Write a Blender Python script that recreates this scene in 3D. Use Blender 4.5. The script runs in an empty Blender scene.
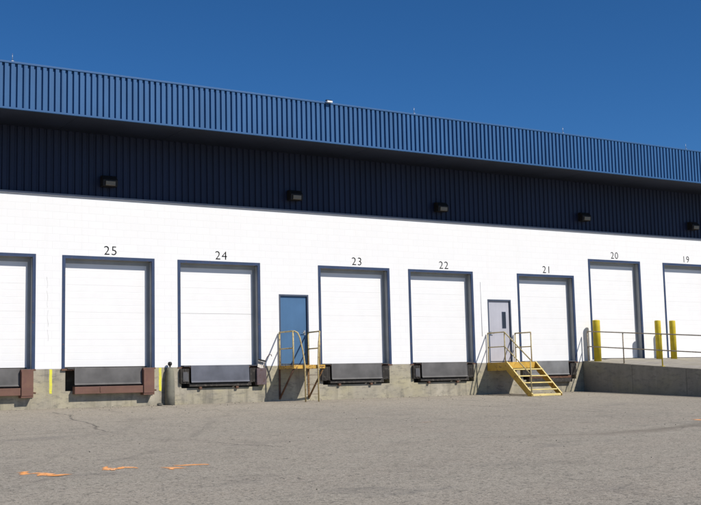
import bpy, bmesh, math, random
from mathutils import Vector, Matrix
random.seed(7)
S = bpy.context.scene
COL = S.collection

# ------------------------------------------------------------------ materials
def mat(name):
    m = bpy.data.materials.new(name); m.use_nodes = True
    nt = m.node_tree; b = nt.nodes['Principled BSDF']
    return m, nt, b

def node(nt, t, **kw):
    n = nt.nodes.new(t)
    for k, v in kw.items():
        if k in n.inputs: n.inputs[k].default_value = v
        else: setattr(n, k, v)
    return n

def coords(nt, scale=(1, 1, 1)):
    tc = nt.nodes.new('ShaderNodeTexCoord')
    mp = nt.nodes.new('ShaderNodeMapping'); mp.inputs['Scale'].default_value = scale
    nt.links.new(tc.outputs['Object'], mp.inputs['Vector'])
    return mp.outputs['Vector']

def noise(nt, vec, scale, detail=4, rough=.55):
    n = nt.nodes.new('ShaderNodeTexNoise'); n.inputs['Scale'].default_value = scale
    n.inputs['Detail'].default_value = detail; n.inputs['Roughness'].default_value = rough
    nt.links.new(vec, n.inputs['Vector']); return n.outputs['Fac']

def ramp(nt, fac, stops):
    r = nt.nodes.new('ShaderNodeValToRGB'); e = r.color_ramp.elements
    while len(e) < len(stops): e.new(.5)
    for i, (p, c) in enumerate(stops):
        e[i].position = p; e[i].color = (*c, 1) if len(c) == 3 else c
    nt.links.new(fac, r.inputs['Fac']); return r.outputs['Color']

def mix(nt, fac, a, b, mode='MIX'):
    m = nt.nodes.new('ShaderNodeMix'); m.data_type = 'RGBA'; m.blend_type = mode
    for sock, v in ((m.inputs[0], fac), (m.inputs[6], a), (m.inputs[7], b)):
        if hasattr(v, 'is_linked') or hasattr(v, 'links'): nt.links.new(v, sock)
        else: sock.default_value = v if not isinstance(v, tuple) or len(v) == 4 else (*v, 1)
    return m.outputs[2]

def math_n(nt, op, a, b=None, c=None, clamp=False):
    m = nt.nodes.new('ShaderNodeMath'); m.operation = op; m.use_clamp = clamp
    for i, v in enumerate((a, b, c)):
        if v is None: continue
        if hasattr(v, 'links'): nt.links.new(v, m.inputs[i])
        else: m.inputs[i].default_value = v
    return m.outputs[0]

def bump(nt, b, h, strength=.3, dist=.01):
    n = nt.nodes.new('ShaderNodeBump'); n.inputs['Strength'].default_value = strength
    n.inputs['Distance'].default_value = dist
    nt.links.new(h, n.inputs['Height']); nt.links.new(n.outputs['Normal'], b.inputs['Normal'])

def painted(name, col, rough=.5, vary=.15, rust=0, rust_col=(.16, .07, .035), scale=6, metal=0, streak=True):
    """paint with uneven fading and, if rust > 0, worn patches"""
    m, nt, b = mat(name)
    v = coords(nt)
    dark = tuple(c * (1 - vary) for c in col); lite = tuple(min(1, c * (1 + vary * .6)) for c in col)
    c = ramp(nt, noise(nt, v, scale * .5), [(.3, dark), (.7, lite)])
    if streak:
        vs = coords(nt, (9, 9, .7))
        c = mix(nt, math_n(nt, 'MULTIPLY', noise(nt, vs, 1.4), .45), c, tuple(x * .72 for x in col))
    if rust > 0:
        rf = ramp(nt, noise(nt, v, scale * 2.2, 6, .65), [(.62 - rust * .3, (0, 0, 0)), (.70 - rust * .3, (1, 1, 1))])
        c = mix(nt, rf, c, rust_col)
    nt.links.new(c, b.inputs['Base Color'])
    b.inputs['Roughness'].default_value = rough; b.inputs['Metallic'].default_value = metal
    b.inputs['Specular IOR Level'].default_value = .3
    bump(nt, b, noise(nt, v, 40), .15, .003)
    return m

def sheet_metal(name, col, sheet, rough=.5, vary=.1, amount=.16):
    """ribbed cladding: each sheet faded a little differently, faint water streaks"""
    m, nt, b = mat(name)
    tc = nt.nodes.new('ShaderNodeTexCoord'); sp = nt.nodes.new('ShaderNodeSeparateXYZ'); nt.links.new(tc.outputs['Object'], sp.inputs[0])
    wn = nt.nodes.new('ShaderNodeTexWhiteNoise'); wn.noise_dimensions = '1D'
    nt.links.new(math_n(nt, 'FLOOR', math_n(nt, 'DIVIDE', sp.outputs['X'], sheet)), wn.inputs['W'])
    v = coords(nt)
    c = ramp(nt, noise(nt, v, .6, 5), [(.3, tuple(x * (1 - vary) for x in col)), (.7, tuple(x * (1 + vary) for x in col))])
    c = mix(nt, math_n(nt, 'MULTIPLY', wn.outputs['Value'], amount), c, tuple(x * .45 for x in col))
    c = mix(nt, ramp(nt, noise(nt, coords(nt, (7, 7, .35)), 1.3, 5), [(.5, (0, 0, 0)), (.8, (.4, .4, .4))]), c, tuple(x * .6 + .012 for x in col))
    fr = math_n(nt, 'FRACT', math_n(nt, 'DIVIDE', sp.outputs['X'], sheet))
    seam = math_n(nt, 'LESS_THAN', fr, .012 / sheet * 1.0)
    c = mix(nt, math_n(nt, 'MULTIPLY', seam, .6), c, tuple(x * .3 for x in col))
    nt.links.new(c, b.inputs['Base Color']); b.inputs['Roughness'].default_value = rough
    b.inputs['Specular IOR Level'].default_value = .3
    bump(nt, b, noise(nt, coords(nt, (1, 1, .4)), 2.2, 3), .25, .02)
    return m

def soft_paint(name, col, worn, k=2.2, cut=.8, rough=.85, scale=26):
    """paint that thins out towards its ragged edge (vertex attribute 'cover')"""
    m, nt, b = mat(name)
    at = nt.nodes.new('ShaderNodeAttribute'); at.attribute_name = 'cover'
    v = coords(nt)
    n = math_n(nt, 'ADD', math_n(nt, 'MULTIPLY', noise(nt, v, scale, 6, .75), 1.25), math_n(nt, 'MULTIPLY', noise(nt, v, 4, 3), .55))
    a = math_n(nt, 'MULTIPLY', math_n(nt, 'SUBTRACT', math_n(nt, 'ADD', at.outputs['Fac'], n), cut + .62), k, clamp=True)
    nt.links.new(ramp(nt, noise(nt, v, 7, 4), [(.35, worn), (.6, col)]), b.inputs['Base Color'])
    b.inputs['Roughness'].default_value = rough; nt.links.new(a, b.inputs['Alpha'])
    return m

def block_wall_material():
    m, nt, b = mat('white_painted_block')
    tc = nt.nodes.new('ShaderNodeTexCoord'); sp = nt.nodes.new('ShaderNodeSeparateXYZ'); cb = nt.nodes.new('ShaderNodeCombineXYZ')
    nt.links.new(tc.outputs['Object'], sp.inputs[0]); nt.links.new(sp.outputs['X'], cb.inputs['X']); nt.links.new(sp.outputs['Z'], cb.inputs['Y'])
    br = nt.nodes.new('ShaderNodeTexBrick'); nt.links.new(cb.outputs[0], br.inputs['Vector'])
    for k, v in (('Scale', 1.0), ('Brick Width', .406), ('Row Height', .203), ('Mortar Size', .008), ('Mortar Smooth', .6)): br.inputs[k].default_value = v
    br.inputs['Color1'].default_value = (.805, .797, .785, 1); br.inputs['Color2'].default_value = (.79, .783, .772, 1)
    br.inputs['Mortar'].default_value = (.745, .738, .725, 1)
    v = coords(nt)
    vs = coords(nt, (4, 4, .35))
    c = mix(nt, ramp(nt, noise(nt, vs, 1.2, 5), [(.55, (0, 0, 0)), (.8, (.2, .2, .2))]), br.outputs['Color'], (.67, .65, .61))
    c = mix(nt, ramp(nt, noise(nt, v, .5, 3), [(.4, (0, 0, 0)), (.8, (.25, .25, .25))]), c, (.755, .745, .73))
    nt.links.new(c, b.inputs['Base Color']); b.inputs['Roughness'].default_value = .75
    b.inputs['Specular IOR Level'].default_value = .2
    h = math_n(nt, 'SUBTRACT', math_n(nt, 'MULTIPLY', noise(nt, v, 60), .25), br.outputs['Fac'])
    bump(nt, b, h, .22, .005)
    return m

def concrete(name, a, d, spot=(.16, .15, .13), joint=None, streaks=.5):
    m, nt, b = mat(name)
    v = coords(nt)
    c = ramp(nt, noise(nt, v, 1.3, 8, .6), [(.3, d), (.7, a)])
    c = mix(nt, ramp(nt, noise(nt, v, 14, 6, .7), [(.35, (.0, .0, .0)), (.75, (.45, .45, .45))]), c, tuple(x * .7 for x in a))
    vs = coords(nt, (3.5, 3.5, .3))
    c = mix(nt, ramp(nt, noise(nt, vs, 1.1, 6, .6), [(.52, (0, 0, 0)), (.74, (streaks,) * 3)]), c, spot)
    vs2 = coords(nt, (2.2, 2.2, .8))
    c = mix(nt, ramp(nt, noise(nt, vs2, .9, 5), [(.56, (0, 0, 0)), (.75, (.55, .55, .55))]), c, tuple(min(1, x * 1.3) for x in a))
    c = mix(nt, ramp(nt, noise(nt, coords(nt, (1, 1, 1.6)), .7, 4), [(.45, (0, 0, 0)), (.7, (.6, .6, .6))]), c, (a[0] * 1.02, a[1] * 1.0, a[2] * .74))
    c = mix(nt, ramp(nt, noise(nt, coords(nt, (1, 1, 2.5)), 3.2, 7, .7), [(.50, (0, 0, 0)), (.66, (.75, .75, .75))]), c, tuple(x * 1.3 for x in spot))
    c = mix(nt, ramp(nt, noise(nt, v, 55, 3, .7), [(.56, (0, 0, 0)), (.68, (.5, .5, .5))]), c, tuple(x * .55 for x in a))
    nt.links.new(c, b.inputs['Base Color']); b.inputs['Roughness'].default_value = .9
    b.inputs['Specular IOR Level'].default_value = .15
    bump(nt, b, noise(nt, v, 30, 6), .35, .008)
    return m

def asphalt_material():
    m, nt, b = mat('weathered_asphalt')
    v = coords(nt)
    sp = nt.nodes.new('ShaderNodeSeparateXYZ'); tc = nt.nodes.new('ShaderNodeTexCoord'); nt.links.new(tc.outputs['Object'], sp.inputs[0])
    X, Y = sp.outputs['X'], sp.outputs['Y']
    base = ramp(nt, noise(nt, v, .22, 6, .6), [(.3, (.205, .186, .153)), (.5, (.268, .242, .196)), (.7, (.335, .300, .240))])
    vst = coords(nt, (.25, 1.3, 1))
    base = mix(nt, ramp(nt, noise(nt, vst, .55, 7, .6), [(.40, (0, 0, 0)), (.68, (.75, .75, .75))]), base, (.292, .250, .200))
    # dusty sand washed against the dock
    sand = math_n(nt, 'MULTIPLY', math_n(nt, 'MULTIPLY_ADD', Y, 1 / 7.0, 1.0, True), ramp(nt, noise(nt, vst, .8, 6, .65), [(.25, (.25, .25, .25)), (.6, (1, 1, 1))]))
    base = mix(nt, sand, base, (.335, .290, .218))
    # aggregate: dark and pale stones at three sizes
    for sc, lo, hi, k in ((1.4, .46, .64, .20), (8, .47, .62, .24), (19, .50, .60, .75), (60, .49, .57, .9)):
        base = mix(nt, ramp(nt, noise(nt, v, sc, 3, .7), [(lo, (0, 0, 0)), (hi, (k, k, k))]), base, (.388, .350, .294))
    for sc, lo, hi, k in ((1.1, .54, .70, .22), (6.5, .56, .68, .22), (14, .55, .63, .75), (40, .53, .63, .75)):
        vv = coords(nt); base = mix(nt, ramp(nt, noise(nt, vv, sc, 4, .7), [(lo, (0, 0, 0)), (hi, (k, k, k))]), base, (.095, .087, .075))
    # oily darker blotches
    base = mix(nt, ramp(nt, noise(nt, coords(nt, (.5, 1, 1)), .9, 6, .65), [(.58, (0, 0, 0)), (.78, (.55, .55, .55))]), base, (.145, .137, .127))
    # brown dried drainage streak curving across the yard
    cx = math_n(nt, 'SUBTRACT', X, 15.6)
    curve = math_n(nt, 'MULTIPLY_ADD', math_n(nt, 'MULTIPLY', cx, cx), .075, -14.35)
    wob = math_n(nt, 'MULTIPLY_ADD', noise(nt, v, 1.3, 4), 1.1, -.55)
    d = math_n(nt, 'ABSOLUTE', math_n(nt, 'ADD', math_n(nt, 'SUBTRACT', Y, curve), wob))
    near = math_n(nt, 'MULTIPLY', math_n(nt, 'MULTIPLY_ADD', d, -1 / .42, 1, True), math_n(nt, 'MULTIPLY', math_n(nt, 'MULTIPLY_ADD', math_n(nt, 'ABSOLUTE', math_n(nt, 'SUBTRACT', X, 17.2)), -1 / 5.5, 1, True), .85))
    base = mix(nt, near, base, (.17, .148, .12))
    # faint tyre marks sweeping out from the docks
    for x0, cv, wd_ in ((10.2, .030, .16), (12.1, .032, .16), (18.9, -.012, .15), (20.7, -.012, .15), (22.0, .02, .14)):
        xc = math_n(nt, 'SUBTRACT', X, math_n(nt, 'MULTIPLY_ADD', math_n(nt, 'MULTIPLY', Y, Y), -cv, x0))
        xc = math_n(nt, 'ADD', xc, math_n(nt, 'MULTIPLY_ADD', noise(nt, v, .6, 3), .5, -.25))
        tk = math_n(nt, 'MULTIPLY_ADD', math_n(nt, 'ABSOLUTE', xc), -1 / wd_, 1, True)
        tk = math_n(nt, 'MULTIPLY', tk, ramp(nt, noise(nt, v, .5, 5, .7), [(.45, (0, 0, 0)), (.7, (.55, .55, .55))]))
        base = mix(nt, tk, base, (.125, .114, .10))
    # hairline cracking
    wv = node(nt, 'ShaderNodeVectorMath', operation='ADD'); nz = nt.nodes.new('ShaderNodeTexNoise'); nz.inputs['Scale'].default_value = 1.1; nz.inputs['Detail'].default_value = 5
    nt.links.new(v, nz.inputs['Vector']); nt.links.new(v, wv.inputs[0]); nt.links.new(nz.outputs['Color'], wv.inputs[1])
    vo = nt.nodes.new('ShaderNodeTexVoronoi'); vo.feature = 'DISTANCE_TO_EDGE'; vo.inputs['Scale'].default_value = .30
    nt.links.new(wv.outputs[0], vo.inputs['Vector'])
    cr = ramp(nt, vo.outputs['Distance'], [(0, (1, 1, 1)), (.007, (0, 0, 0))])
    cr = math_n(nt, 'MULTIPLY', cr, ramp(nt, noise(nt, v, .35, 3), [(.46, (0, 0, 0)), (.62, (.5, .5, .5))]))
    base = mix(nt, cr, base, (.10, .092, .08))
    nt.links.new(base, b.inputs['Base Color']); b.inputs['Roughness'].default_value = .92
    b.inputs['Specular IOR Level'].default_value = .2
    h = math_n(nt, 'ADD', noise(nt, v, 70, 3), math_n(nt, 'MULTIPLY', noise(nt, v, 22, 4), 1.4))
    bump(nt, b, h, .6, .012)
    return m

M = {}
M['white'] = block_wall_material()
M['panel'] = painted('white_door_panel', (.80, .79, .775), .5, .02, streak=False)
M['blue_frame'] = painted('blue_frame_paint', (.036, .060, .125), .5, .2, .04)
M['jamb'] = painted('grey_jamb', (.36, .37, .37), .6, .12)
M['fascia'] = sheet_metal('blue_ribbed_metal', (.029, .110, .262), .1634 * 6)
M['fascia_trim'] = painted('blue_trim', (.034, .110, .258), .45, .1, scale=1.2)
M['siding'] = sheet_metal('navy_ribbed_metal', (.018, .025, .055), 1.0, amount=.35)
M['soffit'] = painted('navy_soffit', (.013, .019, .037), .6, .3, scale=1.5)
M['roofing'] = painted('roofing', (.2, .2, .2), .9, .1)
M['flashing'] = painted('grey_flashing', (.22, .235, .27), .5, .1)
M['concrete'] = concrete('dock_concrete', (.43, .39, .31), (.275, .25, .195), (.125, .118, .10), streaks=.85)
M['ramp_conc'] = concrete('ramp_concrete', (.31, .285, .235), (.23, .212, .178), (.13, .12, .10))
M['ramp_deck'] = concrete('ramp_deck_concrete', (.36, .33, .29), (.27, .25, .22), (.17, .155, .14), streaks=.3)
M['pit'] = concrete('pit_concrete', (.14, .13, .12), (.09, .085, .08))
M['asphalt'] = asphalt_material()
M['lip_grey'] = painted('grey_lip_steel', (.125, .120, .117), .6, .4, 0, (.13, .09, .07), 4)
M['lip_pale'] = painted('pale_lip_steel', (.20, .20, .20), .6, .35, 0, (.15, .11, .09), 4)
M['lip_blue'] = painted('bluish_lip_steel', (.118, .125, .152), .55, .35, 0, (.15, .10, .08), 4)
M['brown'] = painted('brown_dock_steel', (.180, .095, .068), .65, .3, .35, (.15, .075, .06), 4)
M['rust'] = painted('rusty_steel', (.16, .085, .055), .8, .4, .4, (.08, .045, .03), 5)
M['rubber'] = painted('black_rubber', (.048, .043, .038), .85, .5, .25, (.09, .08, .068), 6)
M['bumper_plate'] = painted('dark_angle_plate', (.10, .10, .105), .6, .3, .2, (.06, .045, .035), 6)
M['purple'] = painted('brown_bumper_casing', (.13, .095, .10), .7, .3, .25, (.09, .055, .05), 6)
M['bare'] = painted('bent_pale_plate', (.50, .46, .41), .6, .2, .2, (.2, .13, .1), 9)
M['yellow'] = painted('yellow_paint', (.60, .46, .03), .55, .25, 0, (.30, .17, .03), 7)
M['stair_yellow'] = painted('stair_yellow', (.60, .37, .065), .6, .3, .20, (.24, .13, .045), 4)
M['stair_old'] = painted('rusty_yellow', (.62, .37, .07), .65, .3, .38, (.16, .085, .04), 6)
M['nosing'] = painted('worn_pale_yellow', (.74, .60, .25), .55, .2, .12, (.35, .22, .08), 6)
M['brace'] = painted('rusted_brace', (.25, .145, .06), .75, .4, .4, (.10, .055, .03), 8)
M['rail_yellow'] = painted('faded_yellow_tube', (.47, .385, .19), .6, .25, .22, (.19, .125, .07), 8)
M['rail_old'] = painted('worn_yellow_tube', (.58, .46, .22), .6, .3, .25, (.18, .12, .075), 8)
M['rail_grey'] = painted('bare_ramp_rail', (.38, .33, .25), .6, .3, .35, (.19, .13, .085), 8)
M['pipe'] = concrete('stained_grey_pipe', (.24, .23, .19), (.15, .145, .12), (.09, .088, .075))
M['black'] = painted('black_cap', (.02, .02, .02), .6, .2)
M['blue_door'] = painted('blue_door_paint', (.072, .160, .295), .45, .14, .0, (.04, .08, .16), 3)
M['grey_door'] = painted('pale_grey_door_paint', (.46, .46, .51), .5, .12, .0, (.3, .3, .36), 3)
M['door_edge'] = painted('dark_door_frame', (.075, .095, .14), .5, .2)
M['steel'] = painted('plain_steel', (.45, .45, .44), .35, .1, metal=.7)
M['digit'] = painted('grey_stencil_paint', (.155, .16, .175), .7, .2, .2, (.35, .35, .35), 12, streak=False)
M['stripe'] = soft_paint('yellow_stripe_paint', (.72, .68, .06), (.62, .58, .10), 4, .45)
M['orange'] = soft_paint('orange_spray_paint', (.90, .36, .09), (.80, .42, .20), 1.7, .58, scale=24)
M['orange_faint'] = soft_paint('faded_orange_paint', (.62, .36, .22), (.5, .34, .24), 1.0, 1.0, scale=18)
M['crack'] = soft_paint('crack_filler', (.125, .113, .097), (.16, .144, .122), 1.0, .80)
M['lamp_body'] = painted('bronze_lamp_housing', (.020, .018, .016), .6, .2)
M['lens'] = painted('clouded_lens', (.21, .175, .125), .3, .15, streak=False)
M['lamp_white'] = painted('white_lamp', (.85, .85, .84), .4, .05)
M['lamp_grey'] = painted('crack_grey', (.55, .54, .52), .7, .1)
M['stone'] = painted('dark_stone', (.10, .095, .08), .9, .3)
M['glass'] = painted('dark_glass', (.03, .033, .045), .08, .1, streak=False)

# ------------------------------------------------------------------ mesh helpers
class MB:
    def __init__(self): self.bm = bmesh.new()
    def quad(self, *pts):
        return self.bm.faces.new([self.bm.verts.new(p) for p in pts])
    def box(self, x0, x1, y0, y1, z0, z1, bev=0, rot=None, piv=None):
        t = bmesh.new()
        bmesh.ops.create_cube(t, size=1)
        for v in t.verts:
            v.co = Vector(((x0 + x1) / 2 + v.co.x * (x1 - x0), (y0 + y1) / 2 + v.co.y * (y1 - y0), (z0 + z1) / 2 + v.co.z * (z1 - z0)))
        if bev: bmesh.ops.bevel(t, geom=t.edges[:], offset=bev, segments=2, affect='EDGES', profile=.5)
        if rot is not None:
            bmesh.ops.rotate(t, verts=t.verts[:], cent=piv, matrix=rot)
        self.merge(t); return self
    def merge(self, t):
        mp = {v: self.bm.verts.new(v.co) for v in t.verts}
        for f in t.faces:
            nf = self.bm.faces.new([mp[v] for v in f.verts]); nf.smooth = f.smooth
        t.free()
    def prism(self, poly, axis, a, b):
        """poly of 2-D points extruded along axis from a to b; (axis X: points are (y, z))"""
        def P(q, w): return (w, q[0], q[1]) if axis == 'X' else ((q[0], w, q[1]) if axis == 'Y' else (q[0], q[1], w))
        A = [self.bm.verts.new(P(q, a)) for q in poly]; B = [self.bm.verts.new(P(q, b)) for q in poly]
        n = len(poly)
        self.bm.faces.new(A); self.bm.faces.new(B[::-1])
        for i in range(n): self.bm.faces.new([A[i], B[i], B[(i + 1) % n], A[(i + 1) % n]])
        return self
    def tube(self, pts, r, seg=12, closed_caps=True, r_end=None):
        pts = [Vector(p) for p in pts]; rings = []; prev = None
        for i, p in enumerate(pts):
            d = (pts[min(i + 1, len(pts) - 1)] - pts[max(i - 1, 0)]).normalized()
            if prev is None:
                a = d.cross(Vector((0, 0, 1)));
                if a.length < .05: a = d.cross(Vector((1, 0, 0)))
                a.normalize()
            else:
                a = (prev - d * prev.dot(d)).normalized()
            prev = a; bb = d.cross(a)
            rr = r if r_end is None else r + (r_end - r) * i / (len(pts) - 1)
            rings.append([self.bm.verts.new(p + a * rr * math.cos(2 * math.pi * k / seg) + bb * rr * math.sin(2 * math.pi * k / seg)) for k in range(seg)])
        for A, B in zip(rings, rings[1:]):
            for k in range(seg):
                f = self.bm.faces.new([A[k], A[(k + 1) % seg], B[(k + 1) % seg], B[k]]); f.smooth = True
        if closed_caps:
            self.bm.faces.new(rings[0][::-1]); self.bm.faces.new(rings[-1])
        return self
    def lathe(self, prof, cx, cy, seg=28):
        rings = [[self.bm.verts.new((cx + r * math.cos(2 * math.pi * k / seg), cy + r * math.sin(2 * math.pi * k / seg), z)) for k in range(seg)] for r, z in prof]
        for A, B in zip(rings, rings[1:]):
            for k in range(seg):
                f = self.bm.faces.new([A[k], A[(k + 1) % seg], B[(k + 1) % seg], B[k]]); f.smooth = True
        self.bm.faces.new(rings[-1]); self.bm.faces.new(rings[0][::-1])
        return self
    def build(self, name, material, parent=None, origin=None, fix=True):
        if fix: bmesh.ops.recalc_face_normals(self.bm, faces=self.bm.faces[:])
        me = bpy.data.meshes.new(name); self.bm.to_mesh(me); self.bm.free()
        me.materials.append(material)
        return link(name, me, parent, origin)

def link(name, me, parent=None, loc=None):
    o = bpy.data.objects.new(name, me); COL.objects.link(o)
    if loc is not None: o.location = loc
    if parent is not None: o.parent = parent
    return o

def thing(name, label, cat, loc=(0, 0, 0), group=None):
    o = bpy.data.objects.new(name, None); COL.objects.link(o); o.location = loc
    o.empty_display_size = .3
    return tag(o, label, cat, group)

def tag(o, label=None, cat=None, group=None, kind=None):
    if label: o['label'] = label
    if cat: o['category'] = cat
    if group: o['group'] = group
    if kind: o['kind'] = kind
    return o

def copy_tree(o, parent=None):
    c = o.copy(); COL.objects.link(c); c.parent = parent
    for ch in o.children: copy_tree(ch, c)
    return c

# ------------------------------------------------------------------ layout (metres; wall face y = 0, dock floor z = 0)
ZG = -1.046; GS = .037                     # yard level at the wall, and its fall away from the building
def gz(y): return ZG + GS * max(y, -48) if y < 0 else ZG
ZT, ZT2, WD = 3.088, 3.728, 2.665
DOORS = [('26', 8.695 - WD, 0, ZT), ('25', 9.416, 0, ZT), ('24', 12.788, 0, ZT), ('23', 17.472, 0, ZT), ('22', 20.877, 0, ZT),
         ('21', 25.485, 0, ZT), ('20', 28.885, .07, ZT2), ('19', 32.765, .07, ZT2)]
MAN = [('blue', 16.082), ('grey', 24.138)]; MW, MH = 1.025, 2.16
ZW = 4.70; ZFB, ZFT, OV = 6.553, 7.752, 1.778
BX0, BX1, BY1 = -9.0, 80.0, 45.0

# ------------------------------------------------------------------ ground
g = MB()
ys = [-420, -160, -80, -48, -40, -30, -24, -18, -12, -8, -4, -1.5, .3, 120, 420]
xs_ = [-420, -120, -40, 0, 10, 20, 30, 40, 60, 120, 420]
gv = [[g.bm.verts.new((x, y, gz(y))) for x in xs_] for y in ys]
for j in range(len(ys) - 1):
    for i in range(len(xs_) - 1):
        g.bm.faces.new([gv[j][i], gv[j][i + 1], gv[j + 1][i + 1], gv[j + 1][i]])
ground = tag(g.build('ground', M['asphalt']), kind='structure')

def ribbon(pts, w, dz, jitter=.3, sub=14):
    mb = MB(); P = []; lay = mb.bm.verts.layers.float.new('cover')
    for a, b in zip(pts, pts[1:]):
        for k in range(sub): P.append((a[0] + (b[0] - a[0]) * k / sub, a[1] + (b[1] - a[1]) * k / sub))
    P.append(pts[-1]); L = len(P); prev = None
    ph = random.uniform(0, 9); wander = lambda i: w * 1.6 * (math.sin(i * .55 + ph) + .7 * math.sin(i * .23 + 2 * ph)) * jitter
    for i, (x, y) in enumerate(P):
        q = P[min(i + 1, L - 1)]; r0 = P[max(i - 1, 0)]
        dx, dy = q[0] - r0[0], q[1] - r0[1]; l = math.hypot(dx, dy) or 1; nx, ny = -dy / l, dx / l
        off = random.uniform(-1, 1) * w * jitter * 1.2 + wander(i)
        ww = w * random.uniform(1 - jitter, 1 + jitter) * (.25 if i in (0, L - 1) else 1) / 2
        cx, cy = x + nx * off, y + ny * off
        row = []
        for k, cv in ((1, 0), (.45, .75), (0, 1), (-.45, .75), (-1, 0)):
            vt = mb.bm.verts.new((cx + nx * ww * k, cy + ny * ww * k, gz(cy + ny * ww * k) + dz)); vt[lay] = 0 if i in (0, L - 1) else cv; row.append(vt)
        if prev:
            for q0, q1, q2, q3 in zip(prev, prev[1:], row[1:], row): mb.bm.faces.new([q0, q1, q2, q3])
        prev = row
    for f in mb.bm.faces:
        f.normal_update()
        if f.normal.z < 0: f.normal_flip()
    return mb
for pts, w in (([(8.72, -1.7), (8.35, -4.2), (7.62, -8.9)], .055), ([(5.4, -8.6), (6.6, -8.4), (7.9, -8.9)], .035), ([(9.1, -7.4), (9.6, -8.8), (9.95, -9.1)], .03),
               ([(8.2, -11.8), (8.6, -12.9), (8.9, -13.4)], .035), ([(11.6, -7.0), (13.1, -8.1), (14.2, -8.0)], .028), ([(18.6, -5.6), (20.3, -6.4), (22.4, -6.3)], .028)):
    ribbon(pts, w * 2.4, .004, .35).build('pavement_crack', M['crack'], ground, fix=False)

# orange survey marks sprayed on the asphalt, as separate dabs
def paint_mark(strokes, m='orange'):
    mb = MB(); lay = mb.bm.verts.layers.float.new('cover')
    for n_, (x0, y0, x1, y1, w) in enumerate(strokes):
        t = ribbon([(x0, y0), (x1, y1)], w * 4.6, .004 + .0012 * n_, .14, 9); tl = t.bm.verts.layers.float['cover']
        mp = {}
        for v in t.bm.verts:
            nv = mb.bm.verts.new(v.co); nv[lay] = v[tl]; mp[v] = nv
        for f in t.bm.faces: mb.bm.faces.new([mp[v] for v in f.verts])
        t.bm.free()
    return mb.build('paint_mark', M[m], ground, fix=False)
paint_mark([(4.13, -14.75, 4.30, -15.02, .06), (4.28, -14.92, 4.40, -15.30, .05), (4.38, -15.28, 4.56, -15.2, .07), (4.3, -15.2, 4.42, -15.25, .04), (4.5, -15.5, 4.62, -15.3, .06)])
paint_mark([(5.26, -14.85, 5.45, -15.0, .085), (5.42, -15.0, 5.74, -15.05, .06), (5.3, -15.1, 5.42, -15.12, .05)])
paint_mark([(6.10, -15.45, 6.20, -15.3, .08), (5.98, -15.5, 6.1, -15.45, .03)])
paint_mark([(6.23, -15.22, 6.72, -15.1, .045)])
paint_mark([(19.5, -12.85, 19.9, -12.75, .09)])
paint_mark([(13.9, -9.9, 14.5, -9.8, .09)], 'orange_faint')

# ------------------------------------------------------------------ the warehouse
house = thing('warehouse', 'long white warehouse with loading docks, dark blue siding and overhanging bright blue ribbed fascia', 'warehouse', (0, 0, 0))

holes = [(x, x + WD, zs, zt) for _, x, zs, zt in DOORS] + [(x, x + MW, 0, MH) for _, x in MAN]
def holed_wall(x0, x1, z0, z1, holes, y, depth):
    mb = MB()
    X = sorted({x0, x1, *[h[0] for h in holes], *[h[1] for h in holes]}); Z = sorted({z0, z1, *[h[2] for h in holes], *[h[3] for h in holes]})
    for xa, xb in zip(X, X[1:]):
        for za, zb in zip(Z, Z[1:]):
            cx, cz = (xa + xb) / 2, (za + zb) / 2
            if any(h[0] < cx < h[1] and h[2] < cz < h[3] for h in holes): continue
            mb.quad((xa, y, za), (xb, y, za), (xb, y, zb), (xa, y, zb))
    for a, b, c, d in holes:
        mb.quad((a, y, c), (a, y, d), (a, y + depth, d), (a, y + depth, c))
        mb.quad((b, y, d), (b, y, c), (b, y + depth, c), (b, y + depth, d))
        mb.quad((a, y, d), (b, y, d), (b, y + depth, d), (a, y + depth, d))
        if c > z0 + .01 or True: mb.quad((b, y, c), (a, y, c), (a, y + depth, c), (b, y + depth, c))
    bmesh.ops.remove_doubles(mb.bm, verts=mb.bm.verts[:], dist=.0005)
    return mb
holed_wall(BX0, BX1, 0, ZW, holes, 0, .27).build('block_wall', M['white'], house, fix=False)
# concrete dock face with a pit behind each leveler
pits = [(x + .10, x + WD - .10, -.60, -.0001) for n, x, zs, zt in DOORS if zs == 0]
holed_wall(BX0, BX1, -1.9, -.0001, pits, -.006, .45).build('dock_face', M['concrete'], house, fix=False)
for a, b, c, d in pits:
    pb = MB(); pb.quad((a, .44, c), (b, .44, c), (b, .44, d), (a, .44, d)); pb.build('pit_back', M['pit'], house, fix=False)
# steel sill angle under every dock opening
for n, x, zs, zt in DOORS:
    if zs == 0: MB().box(x - .02, x + WD + .02, -.014, .26, -.035, .004).build('sill_angle', M['rust'], house)

MB().box(BX0, BX1, -.035, .10, ZW + .001, ZW + .070).build('wall_cap', M['flashing'], house)

def ribbed(x0, x1, z0, z1, y, pitch, land, slope, depth):
    mb = MB(); prof = []; x = x0
    while x < x1:
        prof += [(x, y), (x + land, y), (x + land + slope, y + depth), (x + pitch - slope, y + depth)]
        x += pitch
    prev = None
    for px, py in prof:
        A = mb.bm.verts.new((px, py, z0)); B = mb.bm.verts.new((px, py, z1))
        if prev: mb.bm.faces.new([prev[0], A, B, prev[1]])
        prev = (A, B)
    return mb
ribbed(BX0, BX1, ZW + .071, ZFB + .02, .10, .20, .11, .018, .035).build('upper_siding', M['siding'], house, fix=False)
ribbed(BX0, BX1, ZFB + .045, ZFT - .012, -OV, .1634, .092, .012, .055).build('fascia', M['fascia'], house, fix=False)
tr = MB(); tr.box(BX0, BX1, -OV - .012, -OV + .06, ZFB, ZFB + .044); tr.build('fascia_trim', M['fascia_trim'], house)
cp = MB(); cp.box(BX0, BX1, -OV - .015, -OV + .20, ZFT - .012, ZFT + .04, .006); cp.build('parapet_cap', M['fascia_trim'], house)
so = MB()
xx = BX0
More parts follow.
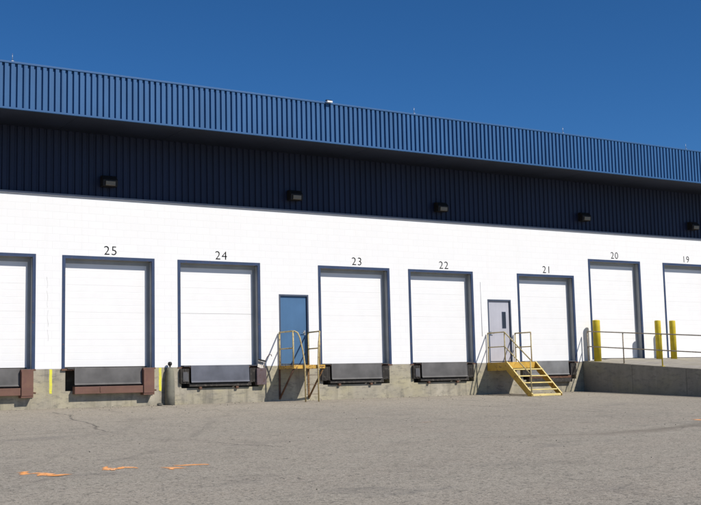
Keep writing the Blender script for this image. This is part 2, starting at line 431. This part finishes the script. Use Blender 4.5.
while xx < BX1:
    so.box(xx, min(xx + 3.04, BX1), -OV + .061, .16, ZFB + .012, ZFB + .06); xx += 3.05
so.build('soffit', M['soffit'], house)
rf = MB(); rf.box(BX0, BX1, -OV + .10, BY1, ZFT - .5, ZFT - .06); rf.build('roof', M['roofing'], house)
sw = MB(); sw.box(BX0 - .02, BX0 + .0, 0.0, BY1, -1.9, ZFT - .51); sw.box(BX1, BX1 + .02, 0.0, BY1, -1.9, ZFT - .51); sw.box(BX0, BX1, BY1 - .02, BY1, -1.9, ZFT - .51)
sw.build('outer_wall', M['white'], house)
# dark interior backing so that openings are closed
ib = MB(); ib.box(BX0 + .01, BX1 - .01, .60, .62, -1.9, ZFT - .52); ib.build('inner_partition', M['pit'], house)

# dock doors: panel > frame, jamb, seal, shade strips, handle
def dock_frame(h):
    w = .085; mb = MB()
    mb.box(0, w, -.012, .03, 0, h - w); mb.box(WD - w, WD, -.012, .03, 0, h - w); mb.box(0, WD, -.012, .03, h - w, h)
    return mb
def dock_jamb(h):
    w = .085; mb = MB()
    mb.box(.002, w - .004, .031, .262, .002, h - w - .01); mb.box(WD - w + .004, WD - .002, .031, .262, .002, h - w - .01); mb.box(.002, WD - .002, .031, .262, h - w + .004, h - .002)
    return mb
def dock_panel(h, n, gap_at=None):
    mb = MB(); x0, x1 = .088, WD - .088; top = h - .03
    hs = (top - .05) / n
    for i in range(n):
        g0 = .001 + (.005 if gap_at == i else 0)
        a, b = .05 + i * hs + g0, .05 + (i + 1) * hs - .001
        # each section has three shallow stiffening ribs
        prof = [(.262, a), (.222, a)]
        for k in range(1, 4):
            c = a + (b - a) * k / 4
            prof += [(.222, c - .012), (.2232, c - .006), (.2232, c + .006), (.222, c + .012)]
        prof += [(.222, b), (.262, b)]
        mb.prism(prof, 'X', x0, x1)
    return mb
cache = {}
for n, x, zs, zt in DOORS:
    h = zt - zs; key = round(h, 3)
    if key not in cache:
        cache[key] = True
    p = dock_panel(h, 5 if h > 3.3 else 4, 2 if n == '24' else None).build('dock_door', M['panel'], house, (x, 0, zs))
    dock_frame(h).build('door_frame', M['blue_frame'], p)
    dock_jamb(h).build('door_jamb', M['jamb'], p)
    MB().box(.09, WD - .09, .23, .258, .004, .049).build('door_seal', M['rubber'], p)
    ws = MB(); ws.box(.083, .145, .200, .219, .02, h - .20); ws.box(WD - .158, WD - .083, .200, .219, .02, h - .20); ws.box(.083, WD - .083, .200, .219, h - .199, h - .083)  # grey strips added to deepen the lintel and jamb shade on the panel
    ws.build('shade_strip', M['jamb'], p)

# door numbers, painted on the wall
def number(txt, cx, z0, hgt):
    cu = bpy.data.curves.new('door_number', 'FONT'); cu.body = txt; cu.size = 1; cu.align_x = 'CENTER'; cu.extrude = .004; cu.offset = -.008
    cu.space_character = 1.12; cu.resolution_u = 4
    t = bpy.data.objects.new('tmp_text', cu); COL.objects.link(t)
    bpy.context.view_layer.update()
    me = bpy.data.meshes.new_from_object(t.evaluated_get(bpy.context.evaluated_depsgraph_get()))
    bpy.data.objects.remove(t); bpy.data.curves.remove(cu)
    zsx = [v.co.y for v in me.vertices]; h0, h1 = min(zsx), max(zsx); k = hgt / (h1 - h0)
    for v in me.vertices:
        a, b, c = v.co; v.co = (a * k * 1.06, -.003 - abs(c) * .3, (b - h0) * k)
    me.name = 'door_number'; me.materials.clear(); me.materials.append(M['digit'])
    o = link('door_number', me, house, (cx, 0, z0)); o['label'] = 'grey number %s painted above a dock door' % txt
    return o
for n, x, zs, zt in DOORS[1:]:
    number(n, x + WD / 2 + {'25': .03, '24': .05, '23': .1, '22': .12, '21': .05, '20': .02, '19': -.02}[n], zt + .055, .245)

# personnel doors
for kind, x in MAN:
    d = MB().box(.05, MW - .05, .045, .09, .01, MH - .05, .003).build('personnel_door', M[kind + '_door'], house, (x, 0, 0))
    d['label'] = 'blue steel door at a rusty landing' if kind == 'blue' else 'pale grey steel door with narrow window'
    f = MB(); w = .048
    f.box(0, w, -.008, .12, .002, MH - w); f.box(MW - w, MW, -.008, .12, .002, MH - w); f.box(0, MW, -.008, .12, MH - w, MH)
    f.build('door_frame', M['door_edge'], d)
    hd = MB(); hx = MW - .13 if kind == 'blue' else .13
    hd.tube([(hx, .045, 1.0), (hx, -.015, 1.0), (hx + (-.11 if kind == 'blue' else .11), -.015, 1.0)], .011); hd.box(hx - .03, hx + .03, .036, .046, .93, 1.07)
    hd.build('handle', M['steel'], d)
    kp = MB().box(.07, MW - .07, .040, .0445, .03, .06); kp.build('door_sweep', M['rubber'], d)
    if kind == 'grey':
        wn = MB().box(.66, .80, .041, .0445, 1.19, 1.73).build('window', M['glass'], d)
        wf = MB(); wf.box(.645, .66, .035, .046, 1.175, 1.745); wf.box(.80, .815, .035, .046, 1.175, 1.745); wf.box(.66, .80, .035, .046, 1.175, 1.19); wf.box(.66, .80, .035, .046, 1.73, 1.745)
        wf.build('window_frame', M['door_edge'], d)

# yellow guide stripes painted on the concrete; a thin conduit and a crack stain on the wall
for x in (9.12, 12.24):
    mb = MB(); prev = None; lay = mb.bm.verts.layers.float.new('cover')
    for i in range(16):
        z = -.008 - i * .045; j = random.uniform(-.004, .004); row = []
        for k, cv in ((-1, .15), (-.75, 1), (.75, 1), (1, .15)):
            vt = mb.bm.verts.new((x + .040 * k + j, -.009, z)); vt[lay] = cv * (1 if i < 13 else .55 if i < 15 else 0); row.append(vt)
        if prev:
            for q0, q1, q2, q3 in zip(prev, prev[1:], row[1:], row): mb.bm.faces.new([q0, q3, q2, q1])
        prev = row
    mb.build('painted_stripe', M['stripe'], house, fix=True)
mb = MB(); prev = None
for i in range(24):
    z = .75 + i * .075; x = 9.04 + .012 * math.sin(i * 1.3) - .0016 * i; w = random.uniform(.002, .006)
    A = mb.bm.verts.new((x - w, -.002, z)); B = mb.bm.verts.new((x + w, -.002, z))
    if prev and i % 7 != 5: mb.bm.faces.new([prev[0], prev[1], B, A])
    prev = (A, B)
mb.build('wall_crack', M['lamp_grey'], house)
MB().tube([(23.86, -.012, .9), (23.86, -.012, 2.75)], .007, 8).build('conduit', M['lamp_white'], house)

# ------------------------------------------------------------------ dock levelers
def leveler(n, x):
    rust_style = n in ('26', '25')
    labels = {'26': 'dock leveler with brown steel frame at the left edge of the picture', '25': 'dock leveler with brown steel frame under door 25',
              '24': 'bluish grey dock leveler lip under door 24', '23': 'grey dock leveler lip under door 23, right of the blue door',
              '22': 'grey dock leveler lip with black bumpers under door 22', '21': 'pale grey dock leveler lip over rusty bar behind the yellow stairs'}
    t = thing('dock_leveler', labels[n], 'dock leveler', (x, 0, 0), 'dock levelers under the doors')
    top = .02 if rust_style else .045
    l0, l1 = (.32, 2.235) if rust_style else ((.35, 2.20) if n != '21' else (.32, 2.12))
    lm = {'26': 'lip_grey', '25': 'lip_grey', '24': 'lip_blue', '21': 'lip_pale'}.get(n, 'lip_grey')
    # hanging lip: hinge tube, plate bent outward at its foot
    lip = MB(); yb = -.10
    lip.prism([(yb, top), (yb - .02, top - .012), (yb - .032, -.40), (yb - .06, -.44), (yb - .045, -.455), (yb - .008, -.41)], 'X', l0, l1)
    lip.build('lip', M[lm], t)
    pl = MB().box(.14, WD - .14, -.094, .215, top - .03, top - .012, .002); pl.build('deck_plate', M[lm], t)
    hg = MB().tube([(l0 - .04, -.088, top - .055), (l1 + .04, -.088, top - .055)], .014, 10); hg.build('hinge', M['rust'], t)
    if rust_style:
        fr = MB().box(.30, 2.24, -.21, .0, -.685, -.49, .006); fr.box(1.0, 1.03, -.225, -.212, -.64, -.50)
        fr.build('front_beam', M['brown'], t)
        bl = MB().box(2.242, 2.565, -.23, .0, -.75, -.005, .006); bl.build('bumper_block', M['brown'], t)
        MB().box(2.25, 2.556, -.245, -.232, -.70, -.06, .003).build('wear_plate', M['brown'], t)
        MB().box(-.02, .31, -.06, -.016, -.05, .0, .003).build('corner_angle', M['rust'], t)
        MB().box(.32, 2.23, -.10, .10, -.488, -.458).build('lip_keeper', M['rubber'], t)
        st = MB().tube([(2.56, -.12, -.62), (2.66, -.12, -.63)], .022, 8); st.build('stub_pin', M['rust'], t)
    else:
        for s, (a, b) in enumerate(((.03, .30), (2.25, 2.51))):
            k = MB()
            y1 = -.016
            for i in range(9):                          # laminated rubber slabs on edge
                u0 = a + (b - a) * i / 9
                k.box(u0 + .002, u0 + (b - a) / 9 - .002, y1 - .085 + random.uniform(-.006, .006), y1, -.47 + random.uniform(-.012, .012), -.05, .003)
            bo = k.build('bumper', M['rubber'], t)
            e = MB().box(a + .07, b - .03, y1 - .108, y1 - .094, -.42, -.14, .003) if n in ('24', '22') and s == 0 else MB().box(a - .012, a - .002, y1 - .09, y1, -.48, -.06, .002)
            e.build('end_plate', M['bumper_plate'], bo)
        MB().box(.31, 2.28, -.10, .10, -.56, -.47, .004).build('lip_keeper', M['rubber'] if n != '21' else M['rust'], t)
        if n == '21':
            MB().box(.25, 2.25, -.15, -.012, -.70, -.57, .005).build('front_beam', M['rubber'], t)
        for bx in (.66, 1.83):
            MB().box(bx - .04, bx + .04, -.09, -.012, -.635, -.562, .004).build('support_foot', M['rust'], t)
for n, x, zs, zt in DOORS:
    if zs == 0: leveler(n, x)

# bent bumper casing with a hooked rod, right of door 24
t = thing('bent_bumper_casing', 'brown bumper casing with bent pale plate and hooked rod beside the rusty landing', 'bumper', (15.34, 0, 0))
MB().box(-.12, .20, -.17, -.018, -.55, -.06, .008).build('casing', M['purple'], t)
pm = MB(); pm.box(-.10, .10, -.16, -.145, -.06, .16, 0, Matrix.Rotation(.32, 3, 'Y') @ Matrix.Rotation(-.35, 3, 'X'), (0, -.15, -.06)); pm.build('bent_plate', M['bare'], t)
MB().box(-.06, .17, -.21, -.13, .145, .185, .003, Matrix.Rotation(.22, 3, 'Y'), (.05, -.15, .16)).build('plate_edge', M['black'], t)
MB().tube([(.14, -.10, -.05), (.17, -.12, .12), (.24, -.15, .27), (.30, -.17, .34), (.36, -.18, .33), (.37, -.18, .28)], .011, 8).build('hooked_rod', M['rust'], t)

# grey guard pipe with a black knob
t = thing('guard_pipe', 'stout grey guard pipe with black knob standing left of door 24', 'guard post', (12.49, -.12, 0))
MB().lathe([(.135, gz(-.1) - .1), (.135, -.75), (.128, -.4), (.108, -.12), (.09, -.03), (.06, .0)], 0, 0).build('pipe', M['pipe'], t)
MB().lathe([(.022, -.005), (.022, .04), (.045, .05), (.058, .08), (.06, .105), (.05, .14), (.025, .155)], 0, 0, 18).build('knob', M['black'], t)

# ------------------------------------------------------------------ wall lights under the soffit
def wall_light():
    t = thing('wall_light', '', 'wall light', (0, 0, 0), 'wall lights on the dark siding')
    MB().box(-.10, .10, .06, .13, -.06, .14, .006).build('mounting_box', M['lamp_body'], t)
    h = MB(); h.prism([(.062, -.15), (.062, .20), (-.08, .20), (-.22, .05), (-.22, .02), (-.20, -.15)], 'X', -.24, .24); h.build('housing', M['lamp_body'], t)
    l = MB(); l.prism([(-.2205, .01), (-.250, .0), (-.240, -.125), (-.2005, -.135)], 'X', -.155, .155); l.build('lens', M['lens'], t)
    return t
wl = wall_light()
wl_labels = ['wall light above door 25', 'wall light above the blue personnel door', 'wall light above door 22', 'wall light at the upper left of door 20', 'wall light at the far right edge']
for i, (x, z) in enumerate(((10.71, 5.19), (16.67, 5.20), (22.27, 5.19), (28.77, 5.24), (34.57, 5.22))):
    o = wl if i == 0 else copy_tree(wl)
    o.location = (x, .008, z); o.scale = (.88, .88, .88); o['label'] = 'dark boxy ' + wl_labels[i] + ' on navy siding'

# ------------------------------------------------------------------ roof edge bits
rods = [(7.54, 'thin lightning rod on the roof edge, leftmost in the picture'), (20.07, 'thin lightning rod on the roof edge above door 22'),
        (26.32, 'thin lightning rod on the roof edge above door 21'), (32.45, 'thin lightning rod on the roof edge above door 19')]
first = None
for x, lb in rods:
    if first is None:
        first = thing('lightning_rod', lb, 'lightning rod', (x, -OV + .05, ZFT + .04), 'lightning rods on the roof edge')
        MB().box(-.03, .03, -.03, .03, .001, .025, .003).build('base_clamp', M['steel'], first)
        MB().tube([(0, 0, .02), (0, 0, .22)], .009, 8, r_end=.004).build('rod', M['steel'], first)
        o = first
    else:
        o = copy_tree(first)
    o.location = (x, -OV + .05, ZFT + .04); o['label'] = lb
t = thing('floodlight', 'small white floodlight perched on the blue roof edge', 'floodlight', (16.89, -OV - .02, ZFT + .04)); t.scale = (.62, .62, .62)
MB().tube([(0, .06, .001), (0, .06, .06), (0, 0, .09)], .018, 8).build('bracket', M['steel'], t)
hd = MB(); hd.box(-.15, .15, -.16, .02, -.03, .055, .02, Matrix.Rotation(.12, 3, 'X'), (0, 0, 0)); hd.build('lamp_head', M['lamp_white'], t)
MB().box(-.155, .155, -.10, .06, .057, .095, .012).build('hood', M['lamp_body'], t)

# ------------------------------------------------------------------ yellow stairs at the grey door
R_ = .021
XL, XR = 24.02, 25.32
t = thing('dock_stairs', 'yellow steel stairs with landing in front of the pale grey door', 'stairs', (0, 0, 0))
ld = MB(); ld.box(XL + .01, XR - .01, -1.0, -.012, -.022, .002)
ld.build('landing', M['stair_yellow'], t)
lf = MB(); lf.box(XL, XL + .012, -1.02, -.012, -.27, .004); lf.box(XR - .012, XR, -1.02, -.012, -.27, .004); lf.box(XL + .013, XR - .013, -1.02, -1.006, -.20, .004)
lf.box(XL + .013, XL + .06, -1.0, -.014, -.27, -.255); lf.box(XR - .06, XR - .013, -1.0, -.014, -.27, -.255)
lf.build('landing_frame', M['stair_yellow'], t)
yf, zf = -2.20, gz(-2.2)
for x0 in (XL, XR - .05):
    s = MB()
    # channel stringer: web plate with top and bottom flanges
    s.prism([(-1.021, .004), (yf - .02, zf + .07), (yf - .02, zf), (yf + .16, zf), (-1.021, -.30)], 'X', x0 + (.0 if x0 == XL else .04), x0 + (.010 if x0 == XL else .05))
    xa, xb = x0, x0 + .05
    so2 = s.build('stringer', M['stair_yellow'], t)
    MB().prism([(-1.022, .018), (yf - .03, zf + .083), (yf - .03, zf + .072), (-1.022, .006)], 'X', xa, xb).build('top_flange', M['nosing'], so2)
nt_ = 4
for i in range(nt_ + 1):
    f = (i + .95) / (nt_ + 1.0)
    y = -1.02 + (yf + .02 + 1.02) * f; z = 0 + (zf + .02) * f
    s = MB()
    if i == nt_: s.box(XL + .052, XR - .052, yf - .015, yf + .01, zf + .01, zf + .085, .003)
    else:
        s.box(XL + .012, XR - .012, y - .10, y + .15, z - .03, z - .018); s.box(XL + .012, XR - .012, y - .113, y - .101, z - .052, z - .014, .002)
    s.build('tread' if i < nt_ else 'kick_bar', M['nosing'], t)
hl = MB(); x = XL + .03
for y, z0, z1 in ((-.06, .003, 1.0), (-.93, .003, 1.0), (yf + .02, zf + .02, .05)): hl.tube([(x, y, z0), (x, y, z1)], R_)
hl.tube([(x, -.06, 1.0), (x, -.93, 1.0), (x, yf + .02, .05)], R_); hl.tube([(x, -.06, .52), (x, -.93, .52), (x, yf + .02, -.43)], R_ * .85)
hl.build('handrail', M['rail_yellow'], t)
hr = MB(); x = XR - .07
for y in (-.06, -.87): hr.tube([(x, y, .003), (x, y, 1.0)], R_)
hr.tube([(x, -.06, 1.0), (x, -.87, 1.0)], R_); hr.tube([(x, -.06, .52), (x, -.87, .52)], R_ * .85)
hr.build('handrail', M['rail_yellow'], t)

# ------------------------------------------------------------------ rusty landing with ladder at the blue door
XL, XR = 16.03, 17.10
t = thing('ladder_landing', 'rusty yellow landing with ladder rails in front of the blue door', 'landing', (0, 0, 0))
ld = MB(); ld.box(XL + .01, XR - .01, -.93, -.012, -.02, .002); ld.build('landing', M['stair_old'], t)
lf = MB(); lf.box(XL, XL + .010, -.95, -.012, -.105, .004); lf.box(XR - .010, XR, -.95, -.012, -.105, .004); lf.box(XL + .011, XR - .011, -.95, -.938, -.105, .004)
lf.build('landing_frame', M['stair_old'], t)
for x in (XL + .03, XR - .04):
    b = MB(); b.box(x - .03, x + .03, -.024, -.012, -1.0, -.108); b.tube([(x, -.90, -.105), (x, -.06, -.93)], .028, 8); b.box(x - .025, x + .025, -.07, -.025, -.97, -.90)
    b.build('knee_brace', M['rust'] if x < 16.5 else M['brace'], t)
hl = MB(); x = XL + .025
for y in (-.05, -.89): hl.tube([(x, y, .003), (x, y, 1.0)], .023)
hl.tube([(x, -.05, 1.0), (x, -.86, 1.0), (x + .03, -.93, .995), (x + .10, -.985, .95), (x + .17, -.995, .80), (x + .26, -.995, .42), (16.38, -.995, 0), (16.385, -.995, gz(-1) - .03)], .022)
hl.tube([(x, -.05, .50), (x, -.86, .50)], .019); hl.build('handrail', M['rail_old'], t)
hr = MB(); x = XR - .05
hr.tube([(x, -.05, .003), (x, -.05, 1.0)], .022); hr.tube([(16.96, -.87, .003), (16.97, -.87, 1.0)], .022)
hr.tube([(x, -.05, 1.0), (16.98, -.84, 1.0), (16.95, -.92, .985), (16.90, -.985, .90), (16.86, -.995, .65), (16.83, -.995, 0), (16.83, -.995, gz(-1) - .03)], .022)
hr.tube([(x, -.05, .50), (16.97, -.87, .50)], .019); hr.build('handrail', M['rail_old'], t)
for z in (-.30, -.58, -.86):
    MB().tube([(16.385, -.995, z), (16.83, -.995, z)], .006, 8).build('rung', M['rust'], t)

# ------------------------------------------------------------------ concrete ramp up to doors 20 and 19
RX0, RX1 = 28.40, 46.0
RS = .0745
def rz(x, y):
    k = min(1, max(0, (x - RX0 - .25) / 1.2))
    return .02 - RS * abs(y) + .075 * k * max(0, 1 - abs(y) / 12)
rp = thing('concrete_ramp', 'grey concrete ramp sloping down from doors 20 and 19', 'ramp', (RX0, 0, 0))
def L(v): return (v[0] - RX0, v[1], v[2])
YE = -27.0
dk = MB(); rows = [-.016, -1, -2, -3, -4, -5, -6, -8, -11, -15, -20, YE]; cols = [RX0 + .26, RX0 + .9, RX0 + 1.5, RX0 + 3, 34, 40, RX1]
vv = [[dk.bm.verts.new(L((x, y, rz(x, y)))) for x in cols] for y in rows]
for j in range(len(rows) - 1):
    for i in range(len(cols) - 1): dk.bm.faces.new([vv[j][i], vv[j + 1][i], vv[j + 1][i + 1], vv[j][i + 1]])
dk.build('ramp_deck', M['ramp_deck'], rp, fix=False)
# side wall cast in panels with open joints
for x0, x1 in ((RX0, RX0 + .25), (RX1, RX1 + .25)):
    y = -.016
    sw = MB()
    while y > YE + .2:
        y2 = max(YE, y - 2.35)
        sw.prism([(y - .006, rz(RX0, y)), (y - .006, gz(y) - .35), (y2 + .006, gz(y2) - .35), (y2 + .006, rz(RX0, y2))], 'X', x0 - RX0, x1 - RX0)
        sw.prism([(y2 - .006, rz(RX0, y2) - .01), (y2 - .006, gz(y2) - .35), (y2 + .006, gz(y2) - .35), (y2 + .006, rz(RX0, y2) - .01)], 'X', x0 - RX0 + .02, x1 - RX0 - .02)
        y = y2
    sw.build('side_wall', M['ramp_conc'], rp)
# railing
rl = thing('ramp_railing', 'thin two-bar pipe railing along the left edge of the concrete ramp', 'railing', (RX0 + .10, 0, 0))
def rtop(y): return .02 - RS * abs(y)
tp = MB(); md = MB()
tp.tube([(0, -.20, rtop(-.2) + 1.07), (0, -10.5, rtop(-10.5) + 1.07)], .019); md.tube([(0, -.20, rtop(-.2) + .53), (0, -10.5, rtop(-10.5) + .53)], .019)
tp.build('top_rail', M['rail_grey'], rl); md.build('mid_rail', M['rail_grey'], rl)
for y in (-.20, -1.92, -3.65, -5.38, -7.1, -8.8, -10.5):
    pm = MB().tube([(0, y, rtop(y) - .002), (0, y, rtop(y) + 1.07)], .023); pm.box(-.06, .06, y - .06, y + .06, rtop(y) - .004, rtop(y) + .014, .003); pm.build('post', M['yellow'] if y == -3.65 else M['rail_grey'], rl)

# bollards
bl = None
for i, (x, y, r, lb) in enumerate(((28.81, -.35, .132, 'yellow pipe bollard left of door 20, leftmost of three'), (31.70, -.58, .112, 'yellow pipe bollard at the right side of door 20, middle of three'),
                               (32.48, -.58, .115, 'yellow pipe bollard at the left side of door 19, rightmost of three'))):
    mb = MB(); z0 = rz(x, y) - .02
    mb.lathe([(r, z0), (r, 1.44), (r * .97, 1.462), (r * .8, 1.474), (r * .3, 1.48), (.01, 1.482)], 0, 0, 32)
    o = mb.build('bollard', M['yellow'], None, (x, y, 0))
    tag(o, lb, 'bollard', 'yellow bollards at the ramp doors')

# loose stones and grit at the foot of the wall
def stone_mesh(r):
    t = bmesh.new(); bmesh.ops.create_icosphere(t, subdivisions=2, radius=r)
    for v in t.verts: v.co = Vector((v.co.x * 1.25, v.co.y, v.co.z * .62)) * random.uniform(.82, 1.15)
    return t
mb = MB(); mb.merge(stone_mesh(.075)); o = mb.build('stone', M['stone'], None, (12.10, -.32, gz(-.32) + .03)); tag(o, 'dark stone lying at the wall foot beside the guard pipe', 'stone')
gb = MB()
for i in range(260):
    x = random.uniform(-2, 28); y = -random.random() ** 2.2 * 3.2 - .03; r = random.uniform(.004, .013)
    tb = bmesh.new(); bmesh.ops.create_icosphere(tb, subdivisions=1, radius=r)
    for v in tb.verts: v.co = v.co * random.uniform(.75, 1.2) + Vector((x, y, gz(y) + r * .3))
    gb.merge(tb)
for i in range(70):
    x = random.uniform(2, 24); y = random.uniform(-19, -3); r = random.uniform(.004, .012)
    tb = bmesh.new(); bmesh.ops.create_icosphere(tb, subdivisions=1, radius=r)
    for v in tb.verts: v.co = v.co * random.uniform(.75, 1.2) + Vector((x, y, gz(y) + r * .3))
    gb.merge(tb)
tag(gb.build('grit', M['stone']), 'scattered dark grit and pebbles on the asphalt', 'grit', kind='stuff')

# ------------------------------------------------------------------ light, sky, camera
SX, SY, SZ = .50, -.955, 1.0
sd = Vector((SX, SY, SZ)).normalized()
sun = bpy.data.lights.new('sun', 'SUN'); sun.energy = 5.0; sun.angle = math.radians(.53); sun.color = (1, .95, .875)
so_ = bpy.data.objects.new('sun', sun); COL.objects.link(so_); so_.location = (0, 0, 30)
so_.rotation_euler = sd.to_track_quat('Z', 'Y').to_euler()
w = bpy.data.worlds.new('World'); S.world = w; w.use_nodes = True
nt = w.node_tree; bg = nt.nodes['Background']
sk = nt.nodes.new('ShaderNodeTexSky'); sk.sky_type = 'NISHITA'; sk.sun_disc = False
sk.sun_elevation = math.asin(sd.z); sk.sun_rotation = math.atan2(sd.x, sd.y)
sk.altitude = 3000; sk.air_density = 1.0; sk.dust_density = 0; sk.ozone_density = 8
hs = nt.nodes.new('ShaderNodeHueSaturation'); hs.inputs['Saturation'].default_value = 1.15
nt.links.new(sk.outputs[0], hs.inputs['Color']); nt.links.new(hs.outputs[0], bg.inputs['Color'])
bg.inputs['Strength'].default_value = .095

cam = bpy.data.cameras.new('camera'); co = bpy.data.objects.new('camera', cam); COL.objects.link(co); S.camera = co
F, YAW, PIT, ROL = 1118.186994, 0.560021, 0.113820, -0.022599
fw = Vector((math.sin(YAW) * math.cos(PIT), math.cos(YAW) * math.cos(PIT), math.sin(PIT)))
rt = Vector((math.cos(YAW), -math.sin(YAW), 0)); up = rt.cross(fw)
r2 = rt * math.cos(ROL) + up * math.sin(ROL); u2 = -rt * math.sin(ROL) + up * math.cos(ROL)
co.matrix_world = Matrix(((r2.x, u2.x, -fw.x, 0), (r2.y, u2.y, -fw.y, -29.7884), (r2.z, u2.z, -fw.z, -0.4802), (0, 0, 0, 1)))
cam.sensor_fit = 'HORIZONTAL'; cam.sensor_width = 36; cam.lens = F / 701 * 36
cam.clip_start = .1; cam.clip_end = 2000

vs = S.view_settings; vs.view_transform = 'Standard'; vs.look = 'None'; vs.exposure = 0; vs.gamma = 1; vs.use_curve_mapping = False
